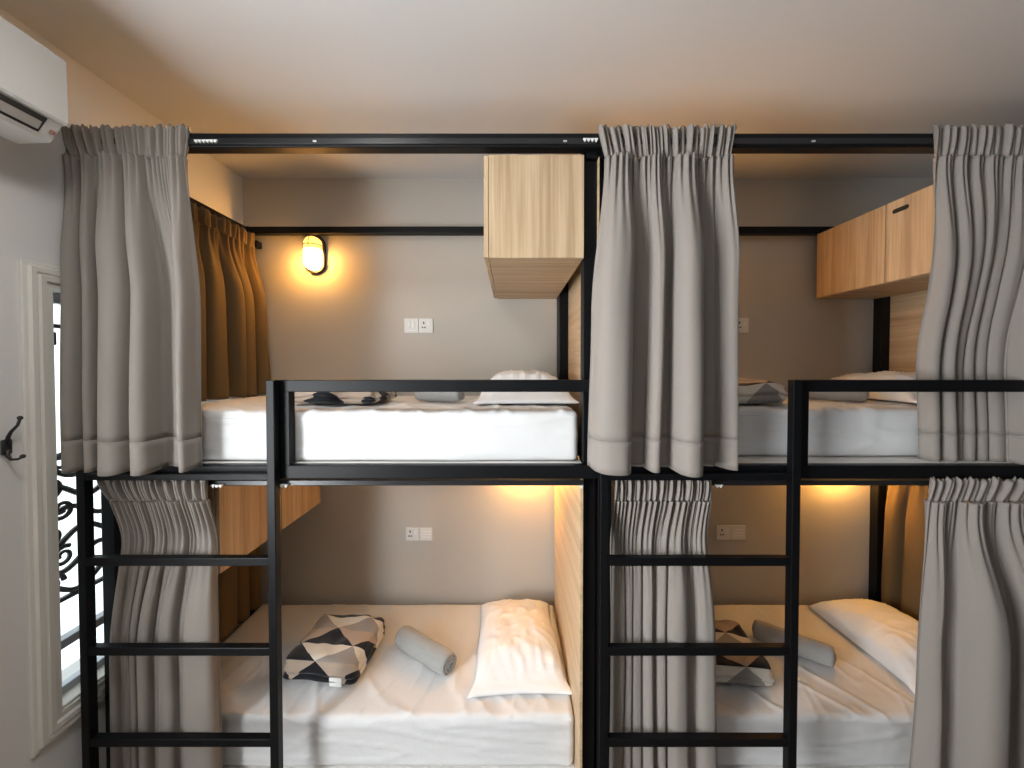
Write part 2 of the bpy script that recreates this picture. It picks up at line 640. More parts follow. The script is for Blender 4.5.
# ---------------------------------------------------------------- coat hook (left wall)
HY = 1.7 * F / 508.5
hz = Zp(447, HY)
hook = thing('coat_hook', 'black double coat hook on the left wall beside the window', 'hook', (WL, HY, hz))
finish('back_plate', bx(WL, WL + .012, HY - .014, HY + .014, hz - .026, hz + .026, .006), M['iron'], hook, True)
bm = bmesh.new()
tube(bm, [(WL + .008, HY, hz + .01), (WL + .014, HY, hz + .035), (WL + .024, HY, hz + .052), (WL + .040, HY + .004, hz + .072), (WL + .046, HY + .006, hz + .092)], [.007, .0055, .0048, .0042, .0042])
ball(bm, (WL + .047, HY + .006, hz + .097), .0075)
finish('prong', bm, M['iron'], hook, True)
bm = bmesh.new()
tube(bm, [(WL + .008, HY, hz - .01), (WL + .010, HY, hz - .03), (WL + .022, HY, hz - .043), (WL + .040, HY + .004, hz - .042), (WL + .050, HY + .006, hz - .036)], [.007, .0055, .0045, .004, .004])
ball(bm, (WL + .053, HY + .006, hz - .033), .0075)
finish('prong', bm, M['iron'], hook, True)

# ---------------------------------------------------------------- bunk beds
PITCH = 1.99
XL, XR = -1.64, 0.343
YF, YK = 1.48, 2.40
PW = 0.055
LY0, LY1 = 1.440, 1.474
zb1, zb0 = Zp(133, YF), Zp(147, YF)          # top front beam
zr1, zr0 = Zp(465.5, YF), Zp(479, YF)        # upper bed rail
zt1, zt0 = Zp(480.5, YF + .01), Zp(485.5, YF + .01)      # curtain track under it
zg1, zg0 = Zp(380, YF), Zp(392, YF)          # guard rail
ZS1, ZS0 = CAMZ + .864, CAMZ + .822          # side / back top beams
MT_U = Zp(410.5, 1.55)                         # top of upper mattress
MT_L = Zp(603, 2.39)                         # top of lower mattress
MH = 0.225
MH_U = 0.205

def gliders(parent, px0, px1, py, Y, n):
    for i in range(n):
        px = px0 + (px1 - px0) * (i + .5) / n
        p = at(px, py, Y)
        bm = bmesh.new()
        h = .006
        prism([(p.x - .007, p.z + h), (p.x + .007, p.z + h), (p.x + .005, p.z), (p.x, p.z - h), (p.x - .005, p.z)], 'y', Y - .006, Y + .004, bm)
        finish('glider', bm, M['white_plastic'], parent)


S = M['steel']


def make_bunk(label, XL, XR, lp0, lp1, gpx, low_panel, pdep, low_gl, top_gl, screws):
    bunk = thing('bunk_bed', label, 'bunk bed',
                 ((XL + XR) / 2, (YF + YK) / 2, 0), group='black steel bunk beds')
    for x0 in (XL, XR - PW):
        finish('post', bx(x0, x0 + PW, YF + .048, YF + .10, 0, zb1 - .002, .004), S, bunk)
    finish('post', bx(XL, XL + PW, YK - PW, YK, 0, ZS1, .004), S, bunk)
    finish('post', bx(XR - PW, XR, YK - pdep, YK, 0, ZS1, .004), S, bunk)
    finish('front_beam', bx(XL - .01, XR + .004, YF, YF + .05, zb0, zb1, .004), S, bunk)
    finish('back_beam', bx(XL, XR, YK - .05, YK, ZS0, ZS1, .004), S, bunk)
    finish('beam_bracket', bx(XL + .055, XL + .085, YK - .03, YK + .025, ZS0 - .075, ZS0 - .035, .003), S, bunk)
    for x0 in (XL - .015, XR - .045):
        finish('side_beam', bx(x0, x0 + .05, YF + .03, YK, ZS0, ZS1, .004), S, bunk)
    finish('bed_rail', bx(XL, XR, YF, YF + .05, zr0, zr1, .004), S, bunk)
    finish('bed_rail', bx(XL, XR, YK - .05, YK, zr0, zr1, .004), S, bunk)
    for x0 in (XL, XR - .05):
        finish('bed_rail', bx(x0, x0 + .05, YF + .05, YK - .05, zr0, zr1, .004), S, bunk)
    zl1 = MT_L - MH - .012
    for a in ((XL, XR, YF, YF + .05), (XL, XR, YK - .05, YK), (XL, XL + .05, YF, YK), (XR - .05, XR, YF, YK)):
        finish('bed_rail', bx(*a, zl1 - .07, zl1, .004), S, bunk)
    # white bed boards under the mattresses
    zbu = MT_U - MH_U - .002
    finish('bed_board', bx(XL + .05, XR - .058, YF + .035, YK - .01, zr1 - .012, zbu, .002), M['base_board'], bunk)
    finish('bed_board', bx(XL + .05, XR - .068, YF + .052, YK - .01, zl1 - .02, MT_L - MH - .002, .002), M['base_board'], bunk)
    # curtain tracks with their runners
    for zc0, zc1, yy in ((zt0, zt1, YF + .008),):
        trk = finish('curtain_track', bx(XL + .06, XR - .06, yy, yy + .03, zc0, zc1, .002), M['track'], bunk)


    for g in low_gl:
        gliders(trk, *g)
    ttrk = finish('curtain_track', bx(XL + .06, XR - .02, YF - .004, YF + .002, Zp(144.5, YF), Zp(138.5, YF), .001), M['track'], bunk)
    for g in top_gl:
        gliders(ttrk, *g)
    for px in screws:
        p = at(px, 141.5, YF - .003)
        bm = bmesh.new()
        box(bm, p.x - .007, p.x + .007, YF - .008, YF - .003, p.z - .003, p.z + .003, .001)
        finish('screw', bm, M['screw'], ttrk)
    # guard rail: frame welded to the bed rail
    gl0 = Xp(gpx, YF)
    guard = finish('guard_rail', bx(gl0, XR - .004, YF, YF + .05, zg0, zg1, .003), S, bunk)
    finish('guard_post', bx(gl0, gl0 + .05, YF, YF + .04, zr1 - .004, zg0 + .002, .003), S, guard)
    # ladder
    lad = finish('ladder', bx(Xp(lp1, LY0, 600), Xp(lp1, LY0, 600) + .032, LY0, LY1, 0, Zp(380, LY0), .003), S, bunk)
    lx0, lx1 = Xp(lp0, LY0, 600), Xp(lp1, LY0, 600)
    finish('ladder_rail', bx(lx0, lx0 + .032, LY0, LY1, 0, Zp(470, LY0), .003), S, lad)
    for py in (562.5, 652.5, 744):
        z = Zp(py, LY0)
        finish('rung', bx(lx0 + .03, lx1 + .002, LY0 + .002, LY1 - .002, z - .016, z + .016, .003), S, lad)
    z4 = Zp(744, LY0) - (Zp(652.5, LY0) - Zp(744, LY0))
    finish('rung', bx(lx0 + .03, lx1 + .002, LY0 + .002, LY1 - .002, z4 - .016, z4 + .016, .003), S, lad)
    finish('rung', bx(lx0 + .03, lx1 + .002, LY0 + .002, LY1 - .002, zr0 + .005, zr0 + .03, .003), S, lad)
    # oak end boards
    finish('end_panel', bx(XR + .0005, XR + .006, YF + .03, YK - .005, zr0, ZS0 + .04, .001), M['wood_y'], bunk)
    if low_panel:
        finish('end_panel', bx(XR - .067, XR - PW - .0005, YF + .022, YK - .002, zl1 - .07, zr0 - .003, .001), M['wood_y'], bunk)
    return bunk


make_bunk('black steel bunk bed on the left, lit wall lamp above its upper berth', -1.662, 0.343, 78, 268, 276, True, .12,
          ((212, 223, 486, YF, 3), (277.5, 288, 486, YF, 3), (579, 583, 487, YF, 1)),
          ((195, 218, 142, YF - .004, 6), (583, 598, 140.5, YF - .004, 4)), (315, 565))
XR2 = 2.335
make_bunk('black steel bunk bed on the right, a two-door cabinet in its upper berth', 0.352, XR2, 600, 791, 797, False, .055,
          ((715, 722, 486, YF, 2),), ((726, 732, 141, YF - .004, 2),), (813,))

# ---------------------------------------------------------------- curtains


def smooth01(t):
    t = max(0., min(1., t))
    return t * t * (3 - 2 * t)


def curtain(name, label, top, pin, mid, bot, zs, Y, amp, folds_top, folds_bot, seed, frame=None, yoff=None, hem=True, ruff=0.018,
            zjit=0.01, cat='curtain', group=None, head_tilt=0.3, rows=46, pleats=2, fab='curtain', amps=None):
    """A gathered drape.  top/pin/mid/bot: (x0,x1) extents at the heading top, the gathering tape, mid height and hem.
    zs=(z_top, z_pinch, z_bottom).  folds_*: valley positions 0..1 at tape and hem.
    frame: (origin, along, out) maps (s, depth) to the room; default along +X, folds bulge to -Y."""
    rnd = random.Random(seed)
    ztop, zpin, zbot = zs
    K = len(folds_bot) - 1
    per = 34
    cols = K * per + 1
    sk = [rnd.uniform(.02, .30) for _ in range(K)]
    am = [rnd.uniform(.7, 1.15) for _ in range(K)]
    if amps:
        am = list(amps)
    gap = [rnd.uniform(.04, .26) for _ in range(K + 1)]
    pl = [rnd.choice([pleats, pleats + 1]) for _ in range(K)]
    pl = [1 if folds_top[k + 1] - folds_top[k] < .115 else pl[k] for k in range(K)]
    plph = [rnd.uniform(-.3, .3) for _ in range(K)]
    tl = [rnd.uniform(-1, 1) for _ in range(K * 4 + 4)]
    wob = [rnd.uniform(-1, 1) for _ in range(K + 1)]

    def P(c, z, part):
        k = min(K - 1, c // per)
        t = (c - k * per) / per
        a0, a1 = folds_top[k], folds_top[k + 1]
        b0, b1 = folds_bot[k], folds_bot[k + 1]
        if part == 'head':
            h = (z - zpin) / (ztop - zpin)          # 0 at tape, 1 at top
            u = a0 + (a1 - a0) * t
            x0 = pin[0] + (top[0] - pin[0]) * h
            x1 = pin[1] + (top[1] - pin[1]) * h
            ph = (t * (pl[k] + 1) + plph[k])
            r = math.sin(2 * math.pi * ph)
            x = x0 + (x1 - x0) * u
            til = tl[(k * 4 + int(t * 3.99)) % len(tl)]
            x += head_tilt * .012 * h * math.sin(k * 2.1 + 2 * math.pi * t + seed)
            dep = -ruff * (0.55 + .75 * h) * (r * .7 + .45 * math.sin(2 * math.pi * ph * .5 + k)) * math.sin(math.pi * min(1, .15 + h * .85)) ** .2
            dep += -.004
            zz = z + h * zjit * (.5 * math.sin(5.3 * k + 9 * t) + .5 * r)
            return x, dep, zz
        v = (zpin - z) / (zpin - zbot)               # 0 at tape, 1 at hem
        g = smooth01(v / .45)
        va = a0 + (b0 - a0) * g
        vb = a1 + (b1 - a1) * g
        # wandering fold lines
        va += .012 * wob[k] * math.sin(math.pi * v * 1.3) * (0 < k)
        vb += .012 * wob[k + 1] * math.sin(math.pi * v * 1.3) * (k + 1 < K)
        tt = t - (.07 + .03 * sk[k]) * math.sin(2 * math.pi * t) * smooth01(v / .3)
        u = va + (vb - va) * tt
        if v < .5:
            m = smooth01(v / .5)
            x0 = pin[0] + (mid[0] - pin[0]) * m
            x1 = pin[1] + (mid[1] - pin[1]) * m
        else:
            m = smooth01((v - .5) / .5)
            x0 = mid[0] + (bot[0] - mid[0]) * m
            x1 = mid[1] + (bot[1] - mid[1]) * m
        x = x0 + (x1 - x0) * u
        gl, gr_ = gap[k], 1 - gap[k + 1]
        q = (t - (gl + gr_) / 2) / ((gr_ - gl) / 2)
        bod = max(0., 1 - abs(q) ** 2.3) ** .6
        wid = min(1.0, (vb - va) * (x1 - x0) / .085 + .25)
        grow = .35 + .65 * smooth01(v / .35)
        dep = -amp * am[k] * wid * grow * bod * (.8 + .2 * min(1, v * 1.2))
        # fold leans to one side: overlapping S-shape
        x += amp * sk[k] * grow * .9 * bod
        # pleats out of the tape fade downwards
        fade = math.exp(-v * 9.0)
        ph = (t * (pl[k] + 1) + plph[k])
        dep += -ruff * .8 * fade * math.sin(2 * math.pi * ph)
        # soft secondary ripple
        n = noise.noise(Vector((x * 9 + seed, z * 1.6, seed * 3.1)))
        dep += .010 * n * smooth01(v / .2)
        zz = z
        if v > .9:
            zz = z - zjit * .9 * (dep / max(amp, 1e-4) + .5) * ((v - .9) / .1) * (-1)
        return x, dep, zz

    def put(c, z, part):
        x, dep, zz = P(c, z, part)
        v = (zpin - z) / (zpin - zbot)
        yo = yoff(c / (cols - 1), v) if yoff else 0
        if frame is None:
            return Vector((x, Y + dep + yo, zz))
        o, al, ou = frame
        return Vector((o[0], o[1], 0)) + Vector(al) * x - Vector(ou) * (dep + yo) + Vector((0, 0, zz))

    root = thing(name, label, cat, tuple(put(cols // 2, zbot, 'body')), group=group)

    def sheet(zlist, part, nm):
        bm = bmesh.new()
        G = [[bm.verts.new(put(c, z, part)) for c in range(cols)] for z in zlist]
        for a, b in zip(G, G[1:]):
            for i in range(cols - 1):
                bm.faces.new((a[i], a[i + 1], b[i + 1], b[i]))
        o = finish(nm, bm, M[fab], root, True)
        sol = o.modifiers.new('thickness', 'SOLIDIFY')
        sol.thickness = .0022
        sol.offset = 0
        return o

    zh = zbot + (.118 if hem else 0)
    nh = 9
    sheet([ztop + (zpin - ztop) * i / nh for i in range(nh + 1)], 'head', 'heading')
    sheet([zpin + (zh - zpin) * (i / rows) ** 1.15 for i in range(rows + 1)], 'body', 'drape')
    if hem:
        sheet([zh + (zbot - zh) * i / 5 for i in range(6)], 'body', 'hem')
    return root


YC = 1.475
zT, zPn, zB = Zp(127, YC), Zp(158, YC), Zp(467, YC)


def R(px0, px1, Y=YC):
    return (Xp(px0, Y), Xp(px1, Y))


def even(n, seed, j=.25):
    r = random.Random(seed)
    a = [0] + [(i + r.uniform(-j, j)) / n for i in range(1, n)] + [1]
    return a


def fr(px0, px1, *v):
    return [(p - px0) / (px1 - px0) for p in v]


# upper left, drawn to the wall
curtain('curtain', 'grey curtain drawn open at the far left of the upper berths, by the air conditioner', R(62, 193), R(69, 190), R(72, 202), R(72, 201), (zT, zPn, zB), YC, .11,
        fr(69, 190, 69, 88, 104, 130, 152, 172, 190), fr(59, 204, 59, 85, 101, 141, 168, 187, 204), 3, amps=(.7, .8, 1.05, 1.0, .08, .75), pleats=3, group='upper berth curtains')
# upper centre
curtain('curtain', 'grey curtain hanging over the middle posts between the two upper berths', R(596, 733), R(604, 729), R(591, 727), R(588, 727), (zT, zPn, zB), YC, .11,
        fr(604, 729, 604, 632, 645, 660, 668, 700, 713, 729), fr(587, 735, 587, 631, 646, 660, 668, 708, 721, 735), 8, amps=(1.0, .12, .85, .1, 1.1, .1, .6), pleats=3, group='upper berth curtains')


def tuck(u, v):
    # left half passes behind the guard rail, right half stays in front of it
    return .105 * smooth01((v - .08) / .62) * (1 - smooth01((u - .62) / .06)) + .0 * u


curtain('curtain', 'grey curtain at far right of upper berths, its foot tucked behind the guard rail', R(927, 1062), R(928, 1060), (Xp(938, 1.50), Xp(1066, YC)), (Xp(929, 1.55), Xp(1068, YC)), (zT, zPn, zB), YC, .05,
        even(9, 5), even(9, 6), 5, yoff=tuck, group='upper berth curtains')
# lower ones
YCL = 1.500
zT2, zP2 = Zp(478, 1.478), Zp(500, 1.478)


def back(u, v):
    return .055 * smooth01((v + .04) / .20)


curtain('curtain', 'grey curtain behind the left ladder, lower berth', R(101, 208, 1.478), R(110, 207, 1.478), R(104, 215, 1.525), R(103, 218, 1.525), (zT2, zP2, .10), 1.470, .047,
        fr(110, 207, 110, 124, 134, 146, 160, 168, 182, 188, 207), fr(104, 219, 104, 118, 126, 136, 150, 157, 177, 182, 219), 11, amps=(.7, .35, .8, .9, .35, .95, .05, 1.0), yoff=back, group='lower berth curtains', rows=60)
curtain('curtain', 'grey curtain behind the right ladder, lower berth', R(614, 712, 1.478), R(614, 712, 1.478), R(612, 717, 1.525), R(611, 720, 1.525), (zT2, zP2, .10), 1.470, .047,
        fr(614, 712, 614, 628, 637, 648, 657, 664, 675, 690, 697, 712), fr(611, 720, 611, 625, 632, 644, 653, 658, 668, 691, 699, 720), 14, amps=(.4, .6, .35, 1.0, .1, .75, 1.0, .05, .85), yoff=back, group='lower berth curtains', rows=60)
curtain('curtain', 'grey curtain at the far right of the lower berths, pulled into one broad fold', R(929, 1058, 1.478), R(926, 1048, 1.478), R(920, 1060, 1.478), R(914, 1066, 1.478), (zT2, zP2, .10), 1.470, .10,
        fr(926, 1048, 926, 944, 952, 982, 990, 1018, 1048), fr(914, 1066, 914, 930, 945, 1004, 1014, 1040, 1066), 22, amps=(.55, .04, 1.1, .05, .9, .8), pleats=3, group='lower berth curtains', rows=60)

# end curtains that close the berths towards the side walls
zc1 = ZS0 - .005
XS = XL + .06
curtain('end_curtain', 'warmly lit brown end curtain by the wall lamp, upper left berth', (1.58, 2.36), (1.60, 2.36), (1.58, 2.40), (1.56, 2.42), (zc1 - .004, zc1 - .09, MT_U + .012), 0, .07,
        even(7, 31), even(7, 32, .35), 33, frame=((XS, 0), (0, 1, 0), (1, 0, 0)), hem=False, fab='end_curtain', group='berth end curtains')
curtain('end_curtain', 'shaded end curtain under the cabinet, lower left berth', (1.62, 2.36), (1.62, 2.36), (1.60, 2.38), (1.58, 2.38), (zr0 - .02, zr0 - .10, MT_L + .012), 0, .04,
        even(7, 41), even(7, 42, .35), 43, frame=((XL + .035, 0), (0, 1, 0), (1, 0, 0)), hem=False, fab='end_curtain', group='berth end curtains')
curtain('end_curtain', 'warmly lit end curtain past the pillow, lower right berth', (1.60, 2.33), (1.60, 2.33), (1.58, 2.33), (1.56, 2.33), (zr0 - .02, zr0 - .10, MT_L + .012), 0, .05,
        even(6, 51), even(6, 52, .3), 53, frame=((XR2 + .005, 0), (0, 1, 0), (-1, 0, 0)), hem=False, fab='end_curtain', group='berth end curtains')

# ---------------------------------------------------------------- mattresses
MX0, MX1 = XL + .058, XR - .070


def mattress(cx, y0, y1, top, label, seed):
    MH = MH_U if top == MT_U else 0.225
    hx, hy, hz = (MX1 - MX0) / 2, (y1 - y0) / 2, MH / 2

    def fn(p):
        n = noise.noise(Vector((p.x * 3 + seed, p.y * 4, p.z * 4)))
        d = Vector((0, 0, 0))
        if p.z > hz * .5:
            q1 = noise.noise(Vector((p.x * 5 + p.y * 3.5 + seed * 2, p.y * 1.6 - p.x * .9, seed)))
            q2 = noise.noise(Vector((p.x * 9 - p.y * 3 + seed, p.y * 2.5 + p.x, seed + 4)))
            fr_ = .35 + .65 * smooth01((-p.y + hy * .45) / .35)
            d.z += .004 * n + fr_ * (.007 * max(0, 1 - abs(q1) * 5) ** 2 + .005 * max(0, 1 - abs(q2) * 5) ** 2)
        if p.y < -hy * .8:
            d.y += .005 * n - .005 * max(0, 1 - abs(noise.noise(Vector((p.x * 2.2 + p.z * 5, p.z * 16, seed)))) * 5) ** 2
        return d
    bm = rounded_grid(hx, hy, hz, .025, 190, 90, 16, fn)
    o = thing('mattress', label, 'mattress', (cx, (y0 + y1) / 2, top - MH), group='white mattresses')
    bmesh.ops.translate(bm, verts=bm.verts, vec=(0, 0, hz))
    finish('fitted_sheet', bm, M['sheet'], o, True, local=True)
    # piped edge where the sheet turns over the front
    bm = bmesh.new()
    tube(bm, [(-hx + .03 + (2 * hx - .06) * i / 40, -hy + .004 + .0015 * math.sin(i * 1.7 + seed), MH - .028 + .002 * math.sin(i * .9 + seed)) for i in range(41)], .0035, 6)
    finish('piping', bm, M['sheet'], o, True, local=True)
    return o


cxm = (MX0 + MX1) / 2
mattress(cxm, 1.53, YK - .02, MT_U, 'white mattress of the upper left berth behind the guard rail', 1)
mattress(cxm + PITCH, 1.61, YK - .02, MT_U, 'white mattress of the upper right berth, half behind curtains', 2)
mattress(cxm, 1.60, YK - .012, MT_L, 'white sheeted mattress of the lower left berth, brightly lit', 3)
mattress(cxm + PITCH, 1.60, YK - .012, MT_L, 'white sheeted mattress of the lower right berth in warm shade', 4)

# ---------------------------------------------------------------- pillows


def pillow(loc, rz, label, seed, w_=.44, l_=.66, h=.13):
    n, m = 40, 54
    bm = bmesh.new()
    tops, bots = [], []

    def prof(a):
        return max(0., 1 - abs(a) ** 3.0) ** .48
    for j in range(m + 1):
        rt, rb = [], []
        for i in range(n + 1):
            u, v = -1 + 2 * i / n, -1 + 2 * j / m
            # sides pull in between the corners
            x = u * w_ / 2 * (1 - .06 * (1 - v * v)) * (1 + .015 * math.sin(5 * v + seed)) * (1 - .04 * v) * (1 + .07 * smooth01((-v - .7) / .3))
            y = v * l_ / 2 * (1 - .05 * (1 - u * u))
            t = prof(u) * prof(v)
            fr_ = smooth01((v + 1) / .35)           # open, flat pillowcase end towards the front
            t *= .25 + .75 * smooth01((v + 1) / .5)
            wr = noise.noise(Vector((u * 3 + seed, v * 3, 0))) * .010 + .009 * max(0, 1 - abs(noise.noise(Vector((u * 2.2 + v * 1.5 + seed, v * 3.2 - u * 1.2, seed)))) * 5) ** 2
            wr += .006 * max(0, 1 - abs(noise.noise(Vector((u * 4 + seed, v * 1.5, 3)))) * 4) ** 2 * smooth01((-v - .2) / .4)
            edge = min(1, 4 * (1 - max(abs(u), abs(v))))
            z = h * t * .86 + wr * edge * (.13 / h) + .003
            rt.append(bm.verts.new((x, y, z + .003)))
            if i in (0, n) or j in (0, m):
                rb.append(rt[-1])
            else:
                rb.append(bm.verts.new((x, y, 0.0)))
        tops.append(rt)
        bots.append(rb)
    for j in range(m):
        for i in range(n):
            bm.faces.new((tops[j][i], tops[j][i + 1], tops[j + 1][i + 1], tops[j + 1][i]))
            f = [bots[j][i], bots[j + 1][i], bots[j + 1][i + 1], bots[j][i + 1]]
            try:
                bm.faces.new(f)
            except ValueError:
                pass
    o = finish('pillow', bm, M['pillow'], None, True)
    o.location = loc
    o.rotation_euler = (0, 0, rz)
    return tag(o, label, 'pillow', 'white pillows')


pillow((.035, 2.01, MT_L + .013), math.radians(2), 'white pillow with crumpled open end, lower left berth', 2)
pillow((2.055, 2.0, MT_L + .013), math.radians(2), 'white pillow leaning to the dark corner, lower right berth', 7, h=.15)
pillow((.06, 2.02, MT_U + .012), math.radians(2), 'white pillow under the hanging cabinet, upper left berth', 4, h=.16)
pillow((2.06, 2.04, MT_U + .012), math.radians(2), 'white pillow under the two-door cabinet, upper right berth', 5, h=.15)

# ---------------------------------------------------------------- rolled towels


def rolled_towel(a, b, r, label, seed, z0):
    """rolled hand towel lying from a to b (x,y) on height z0"""
    a, b = Vector((a[0], a[1], 0)), Vector((b[0], b[1], 0))
    L = (b - a).length
    ang = math.atan2(b.y - a.y, b.x - a.x)
    turns, n = 3.0, 110
    th = r / (turns + .6)
    outer, inner = [], []
    for i in range(n + 1):
        t = i / n
        an = -2 * math.pi * turns * (1 - t) - 2.0
        ro = r * (.22 + .78 * t)
        flat = 0.9
        outer.append((ro * math.cos(an), ro * math.sin(an) * flat))
        ri = max(.003, ro - th * .62)
        inner.append((ri * math.cos(an), ri * math.sin(an) * flat))
    prof = outer + inner[::-1]
    bm = bmesh.new()
    m = 26
    G = []
    for j in range(m + 1):
        x = -L / 2 + L * j / m
        e = min(1., .86 + .14 * min(j, m - j) / 1.5)
        ring = []
        for i, (y, z) in enumerate(prof):
            k = i if i <= n else len(prof) - 1 - i
            sk = .012 * (1 - k / n) * (1 if j > m / 2 else -1) * max(0, abs(2 * j / m - 1) - .8) / .2
            nn = 1 + .04 * noise.noise(Vector((x * 12, y * 25, z * 25 + seed)))
            ring.append(bm.verts.new((x + sk, y * e * nn, z * e * nn)))
        G.append(ring)
    q = len(prof)
    for A, B in zip(G, G[1:]):
        for i in range(q):
            bm.faces.new((A[i], A[(i + 1) % q], B[(i + 1) % q], B[i]))
    for ring, fl in ((G[0], False), (G[-1], True)):
        for i in range(n):
            f = (ring[i], ring[i + 1], ring[q - 2 - i], ring[q - 1 - i])
            bm.faces.new(f if fl else f[::-1])
    lo = min(v.co.z for v in bm.verts)
    bmesh.ops.translate(bm, verts=bm.verts, vec=(0, 0, -lo))
    o = finish('rolled_towel', bm, M['towel'], None, True)
    c = (a + b) / 2
    o.location = (c.x, c.y, z0)
    o.rotation_euler = (0, 0, ang)
    return tag(o, label, 'towel', 'rolled grey towels')


rolled_towel((-.585, 2.02), (-.295, 1.82), .062, 'rolled light grey towel beside the pillow, lower left berth', 1, MT_L + .008)
rolled_towel((1.35, 2.08), (1.61, 1.87), .058, 'rolled dark grey towel behind the right ladder, lower right berth', 2, MT_L + .008)
rolled_towel((-.47, 1.93), (-.24, 1.84), .045, 'rolled grey towel beside the pillow, upper left berth', 3, MT_U + .008)
rolled_towel((1.50, 2.03), (1.74, 1.86), .045, 'rolled grey towel half behind the guard rail, upper right berth', 4, MT_U + .008)

# ---------------------------------------------------------------- folded patterned throws


def throw(loc, rz, w_, d_, h, label, seed, m, uvs=(1.35, 3.3), uvo=(.08, -.35)):
    hx, hy, hz = w_ / 2, d_ / 2, h / 2

    def fn(p):
        n = noise.noise(Vector((p.x * 5 + seed, p.y * 6, seed)))
        d = Vector((0, 0, 0))
        if p.z > 0:
            d.z += .016 * n + .012 * noise.noise(Vector((p.x * 14, p.y * 11 + seed, 2)))
            d.z -= .012 * max(0, (p.x / hx)) ** 3 + .008 * (abs(p.y) / hy) ** 4
        s = .012 * noise.noise(Vector((p.y * 9, p.z * 30, seed)))
        d.x += s * (1 if p.x > 0 else -1)
        d.y += .010 * noise.noise(Vector((p.x * 8, p.z * 28, seed + 5)))
        # layered fold edges on the sides
        if abs(p.x) > hx * .9 or abs(p.y) > hy * .9:
            k = .005 * math.sin(p.z / h * 2 * math.pi * 2.5)
            d.x += k * (1 if p.x > 0 else -1) * (abs(p.x) > hx * .9)
            d.y += k * (1 if p.y > 0 else -1) * (abs(p.y) > hy * .9)
        return d
    bm = rounded_grid(hx, hy, hz, h * .3, 34, 34, 12, fn)
    uvl = bm.loops.layers.uv.new('pattern')
    for f in bm.faces:
        for lp in f.loops:
            p = lp.vert.co
            # unroll over the edges so that the pattern runs down the sides
            u = p.x + (hz - p.z) * (.7 if p.x > hx * .75 else (-.7 if p.x < -hx * .75 else 0))
            v = p.y + (hz - p.z) * (.9 if p.y > hy * .75 else (-.9 if p.y < -hy * .75 else 0))
            lp[uvl].uv = (u / w_ * uvs[0] + uvo[0], v / d_ * uvs[1] + uvo[1])
    bmesh.ops.translate(bm, verts=bm.verts, vec=(0, 0, hz))
    root = thing('folded_throw', label, 'blanket', loc, rz, 'folded triangle-pattern throws')
    finish('throw_cloth', bm, m, root, True, local=True)
    return root


TR = [triangles('throw_triangles', s) for s in (1.0, 5.0)]
t1 = throw((-.885, 1.925, MT_L + .013), math.radians(-5), .36, .36, .12, 'folded black, white and beige triangle-pattern throw, lower left berth', 1, TR[0])
finish('care_label', bx(.055, .115, -.182, -.178, .004, .045, .001), M['rocker'], t1, local=True)
throw((1.06, 1.92, MT_L + .013), math.radians(-6), .36, .36, .10, 'folded dark triangle-pattern throw beside the curtain, lower right berth', 2, TR[0], uvo=(.3, .65))
throw((-.80, 1.84, MT_U + .012), math.radians(-5), .40, .30, .075, 'folded triangle-pattern throw beside the guard post, upper left berth', 3, TR[0])
throw((1.07, 1.86, MT_U + .012), math.radians(8), .34, .34, .10, 'folded triangle-pattern throw beside the curtain, upper right berth', 4, TR[0], uvo=(.3, .65))

# ---------------------------------------------------------------- cabinets
CY0, CY1 = 1.49, 2.385
CB, CT = CAMZ + .426, CAMZ + .823
CX0 = -.106


def cabinet(x0, x1, y0, y1, z0, z1, face, label):
    """box cabinet; doors on the -X (face=-1) or +X (face=+1) side"""
    c = thing('wall_cabinet', label, 'cabinet', ((x0 + x1) / 2, (y0 + y1) / 2, z0), group='oak berth cabinets')
    t = .018
    df = .018
    a0, a1 = (x0 + df + .002, x1) if face < 0 else (x0, x1 - df - .002)
    bm = bmesh.new()
    box(bm, a0, a1, y0, y0 + t, z0, z1, .001, 1)
    finish('side_panel', bm, M['wood_v'], c)
    finish('side_panel', bx(a0, a1, y1 - t, y1, z0, z1, .001, seg=1), M['wood_v'], c)
    finish('bottom_panel', bx(a0, a1, y0 + t, y1 - t, z0, z0 + t, .001, seg=1), M['wood_x'], c)
    finish('top_panel', bx(a0, a1, y0 + t, y1 - t, z1 - t, z1, .001, seg=1), M['wood_x'], c)
    bxx = (x1 - t, x1) if face < 0 else (x0, x0 + t)
    finish('back_panel', bx(bxx[0], bxx[1], y0 + t, y1 - t, z0 + t, z1 - t, .001, seg=1), M['wood_v'], c)
    ym = (y0 + y1) / 2
    dx = (x0, x0 + df) if face < 0 else (x1 - df, x1)
    for k, (q0, q1) in enumerate(((y0 + .002, ym - .0035), (ym + .0035, y1 - .016))):
        dr = finish('door', bx(dx[0], dx[1], q0, q1, z0 + .002, z1 - .002, .001, seg=1), M['wood_v'], c)
        if k == 0:
            # slotted finger pull near the top inner corner
            zc = z1 - .055
            pts = []
            for i in range(20):
                a = 2 * math.pi * i / 20
                cx_ = .028 if math.cos(a) > 0 else -.028
                pts.append((q1 - .07 + cx_ + .011 * math.cos(a), zc + .011 * math.sin(a)))
            xf = (dx[0] - .0015, dx[0] + .006) if face < 0 else (dx[1] - .006, dx[1] + .0015)
            h = finish('handle', prism(pts, 'x', *xf), M['iron'], dr)
            h['label'] = 'black slotted finger pull'
    return c


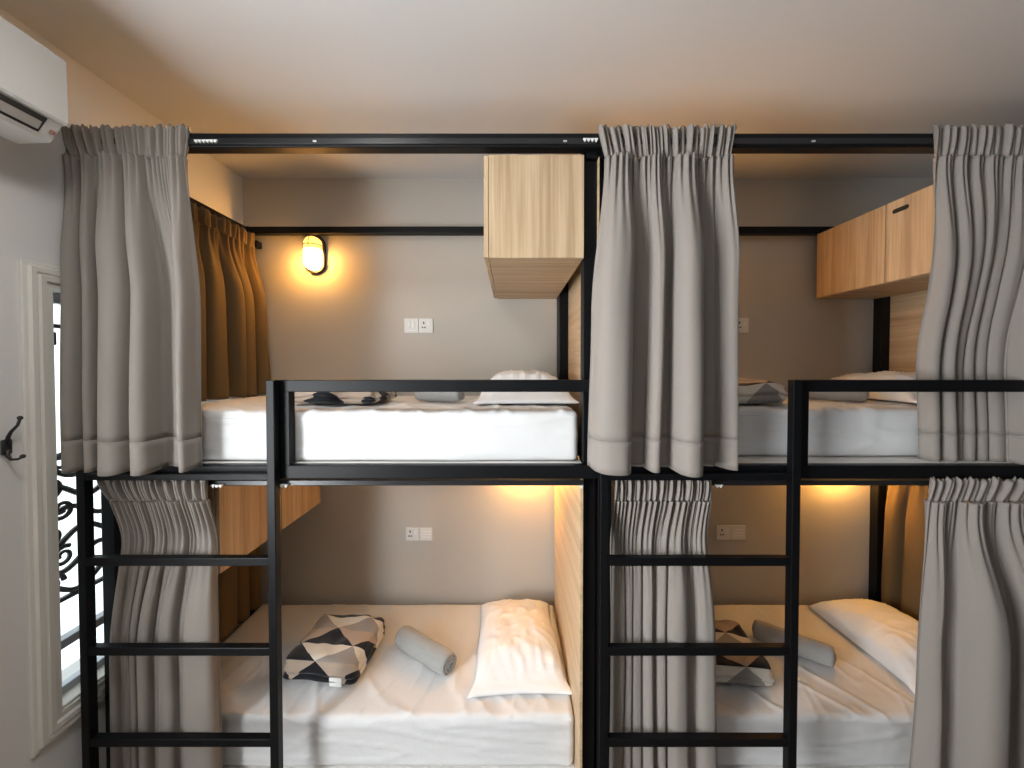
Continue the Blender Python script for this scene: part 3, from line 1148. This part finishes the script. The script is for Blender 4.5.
cab1 = cabinet(CX0, XR - PW - .004, CY0, CY1, CB, CT, -1, 'oak hanging cabinet in the upper left berth seen end-on')
dup(cab1, (cab1.location.x + PITCH + .012, cab1.location.y, cab1.location.z), 'oak cabinet with two doors and a black slot pull, upper right berth')
cabinet(XL + .062, -1.195, 1.545, CY1, CAMZ - .852, zr0 - .02, 1, 'oak cabinet under the upper bed behind the left ladder')

# ---------------------------------------------------------------- wall lamps


def bulkhead_lamp(x, z, label):
    c = thing('wall_lamp', label, 'lamp', (x, WB, z), group='oval bulkhead wall lamps')

    def stadium(hw, hh, n=28):
        pts = []
        for i in range(n):
            a = 2 * math.pi * i / n
            s = hh - hw
            pts.append((hw * math.cos(a), hw * math.sin(a) + (s if math.sin(a) > 1e-6 else (-s if math.sin(a) < -1e-6 else 0))))
        # straight sides: duplicate end points handled by the long edges
        return pts
    def loft(levels):
        bm = bmesh.new()
        rings = []
        for y, hw, hh in levels:
            rings.append([bm.verts.new((px_, y, pz_)) for px_, pz_ in stadium(hw, hh)])
        for A, B in zip(rings, rings[1:]):
            for i in range(len(A)):
                bm.faces.new((A[i], A[(i + 1) % len(A)], B[(i + 1) % len(A)], B[i]))
        bm.faces.new(rings[0])
        bm.faces.new(rings[-1][::-1])
        return bm
    finish('base', loft([(0, .062, .118), (-.018, .064, .12), (-.026, .060, .116)]), M['iron'], c, local=True)
    finish('glass', loft([(-.024, .050, .103), (-.05, .050, .103), (-.075, .044, .097), (-.09, .030, .082), (-.095, .012, .06)]), M['lamp_glass'], c, True, local=True)
    bm = bmesh.new()
    for zz in (.045,):
        tube(bm, [(-.056, -.02, zz), (-.054, -.055, zz), (-.044, -.082, zz), (-.02, -.10, zz), (.02, -.10, zz), (.044, -.082, zz), (.054, -.055, zz), (.056, -.02, zz)], .0022, 6)
    tube(bm, [(0, -.02, .115), (0, -.06, .108), (0, -.09, .09), (0, -.102, .055), (0, -.102, .0), (0, -.102, -.055), (0, -.09, -.09), (0, -.06, -.108), (0, -.02, -.115)], .0022, 6)
    finish('cage', bm, M['iron'], c, True, local=True)
    return c


lp = at(312.5, 253, 2.38)
lamp0 = bulkhead_lamp(lp.x, lp.z, 'lit oval bulkhead lamp on the back wall, upper left berth')
dup(lamp0, (lp.x + PITCH, WB, lp.z), 'lit oval bulkhead lamp hidden behind the middle curtain, upper right berth')
ZLL = CAMZ - .63
la = dup(lamp0, (.09, WB, ZLL), 'lit oval bulkhead lamp just under the upper bed, lower left berth')
lb = dup(lamp0, (.09 + PITCH, WB, ZLL), 'lit oval bulkhead lamp just under the upper bed, lower right berth')
M['lamp_glass_soft'] = lamp_glass('lamp_glass_lit_softer', 80.0)
for o in (*la.children, *lb.children):
    if o.name.startswith('glass'):
        o.material_slots[0].link = 'OBJECT'
        o.material_slots[0].material = M['lamp_glass_soft']

# the room's own ceiling light, overhead in the aisle
CLX, CLY, CLR = -0.72, 0.62, 0.20
cl = thing('ceiling_light', 'round flush white ceiling light above the aisle, out of view overhead', 'ceiling light', (CLX, CLY, CEIL))


def disc(r0, r1, z0, z1, n=48):
    bm = bmesh.new()
    A = [bm.verts.new((r0 * math.cos(2 * math.pi * i / n), r0 * math.sin(2 * math.pi * i / n), z0)) for i in range(n)]
    B = [bm.verts.new((r1 * math.cos(2 * math.pi * i / n), r1 * math.sin(2 * math.pi * i / n), z1)) for i in range(n)]
    for i in range(n):
        bm.faces.new((A[i], A[(i + 1) % n], B[(i + 1) % n], B[i]))
    bm.faces.new(A)
    bm.faces.new(B[::-1])
    return bm


finish('housing', disc(CLR + .02, CLR + .015, 0, -.035), M['white_plastic'], cl, local=True)
finish('diffuser', disc(CLR, CLR - .01, -.034, -.045), emit('ceiling_light_diffuser', (1.0, 0.98, 0.94), 27.0), cl, local=True)

# ---------------------------------------------------------------- sockets


def socket(px0, px1, py0, py1, label, kinds):
    a = at(px0, py0, WB)
    b = at(px1, py1, WB)
    x0, x1, z1, z0 = a.x, b.x, a.z, b.z
    c = thing('power_socket', label, 'socket', ((x0 + x1) / 2, WB, z0), group='double wall sockets')
    n = len(kinds)
    wd = (x1 - x0) / n
    for i, k in enumerate(kinds):
        p0 = x0 + i * wd + .001
        p1 = p0 + wd - .002
        pl = finish('face_plate', bx(p0, p1, WB - .010, WB, z0, z1, .003), M['socket'], c)
        cx_, cz = (p0 + p1) / 2, (z0 + z1) / 2
        if k == 'socket':
            bm = bmesh.new()
            box(bm, cx_ - .014 - .004, cx_ - .014 + .004, WB - .0112, WB - .009, cz + .010, cz + .024)
            box(bm, cx_ - .026, cx_ - .017, WB - .0112, WB - .009, cz - .016, cz - .008)
            box(bm, cx_ - .011, cx_ - .002, WB - .0112, WB - .009, cz - .016, cz - .008)
            finish('pin_hole', bm, M['dark'], pl)
            finish('switch', bx(cx_ + .012, cx_ + .026, WB - .014, WB - .009, cz - .002, cz + .024, .002), M['rocker'], pl)
        elif k == 'switch':
            for s in (-.015, .012):
                finish('switch', bx(cx_ + s - .008, cx_ + s + .008, WB - .015, WB - .009, cz - .014, cz + .026, .002), M['rocker'], pl)
            finish('key_slot', bx(cx_ - .028, cx_ + .028, WB - .012, WB - .009, cz - .034, cz - .026, .001), M['rocker'], pl)
        elif k == 'blank':
            for s in (-.018, 0, .018):
                finish('cover_rib', bx(cx_ - .03, cx_ + .032, WB - .012, WB - .009, cz + s - .004, cz + s + .004, .001), M['rocker'], pl)
    return c


socket(404.5, 433.5, 318.5, 333, 'white double wall socket with switches, upper left berth', ('switch', 'socket'))
socket(406, 433, 527, 540, 'white double wall socket with blank cover, lower left berth', ('socket', 'blank'))
socket(719, 748, 318, 333, 'white double wall socket beside the middle curtain, upper right berth', ('switch', 'socket'))
socket(716, 745, 525, 539, 'white double wall socket beside the ladder curtain, lower right berth', ('socket', 'blank'))
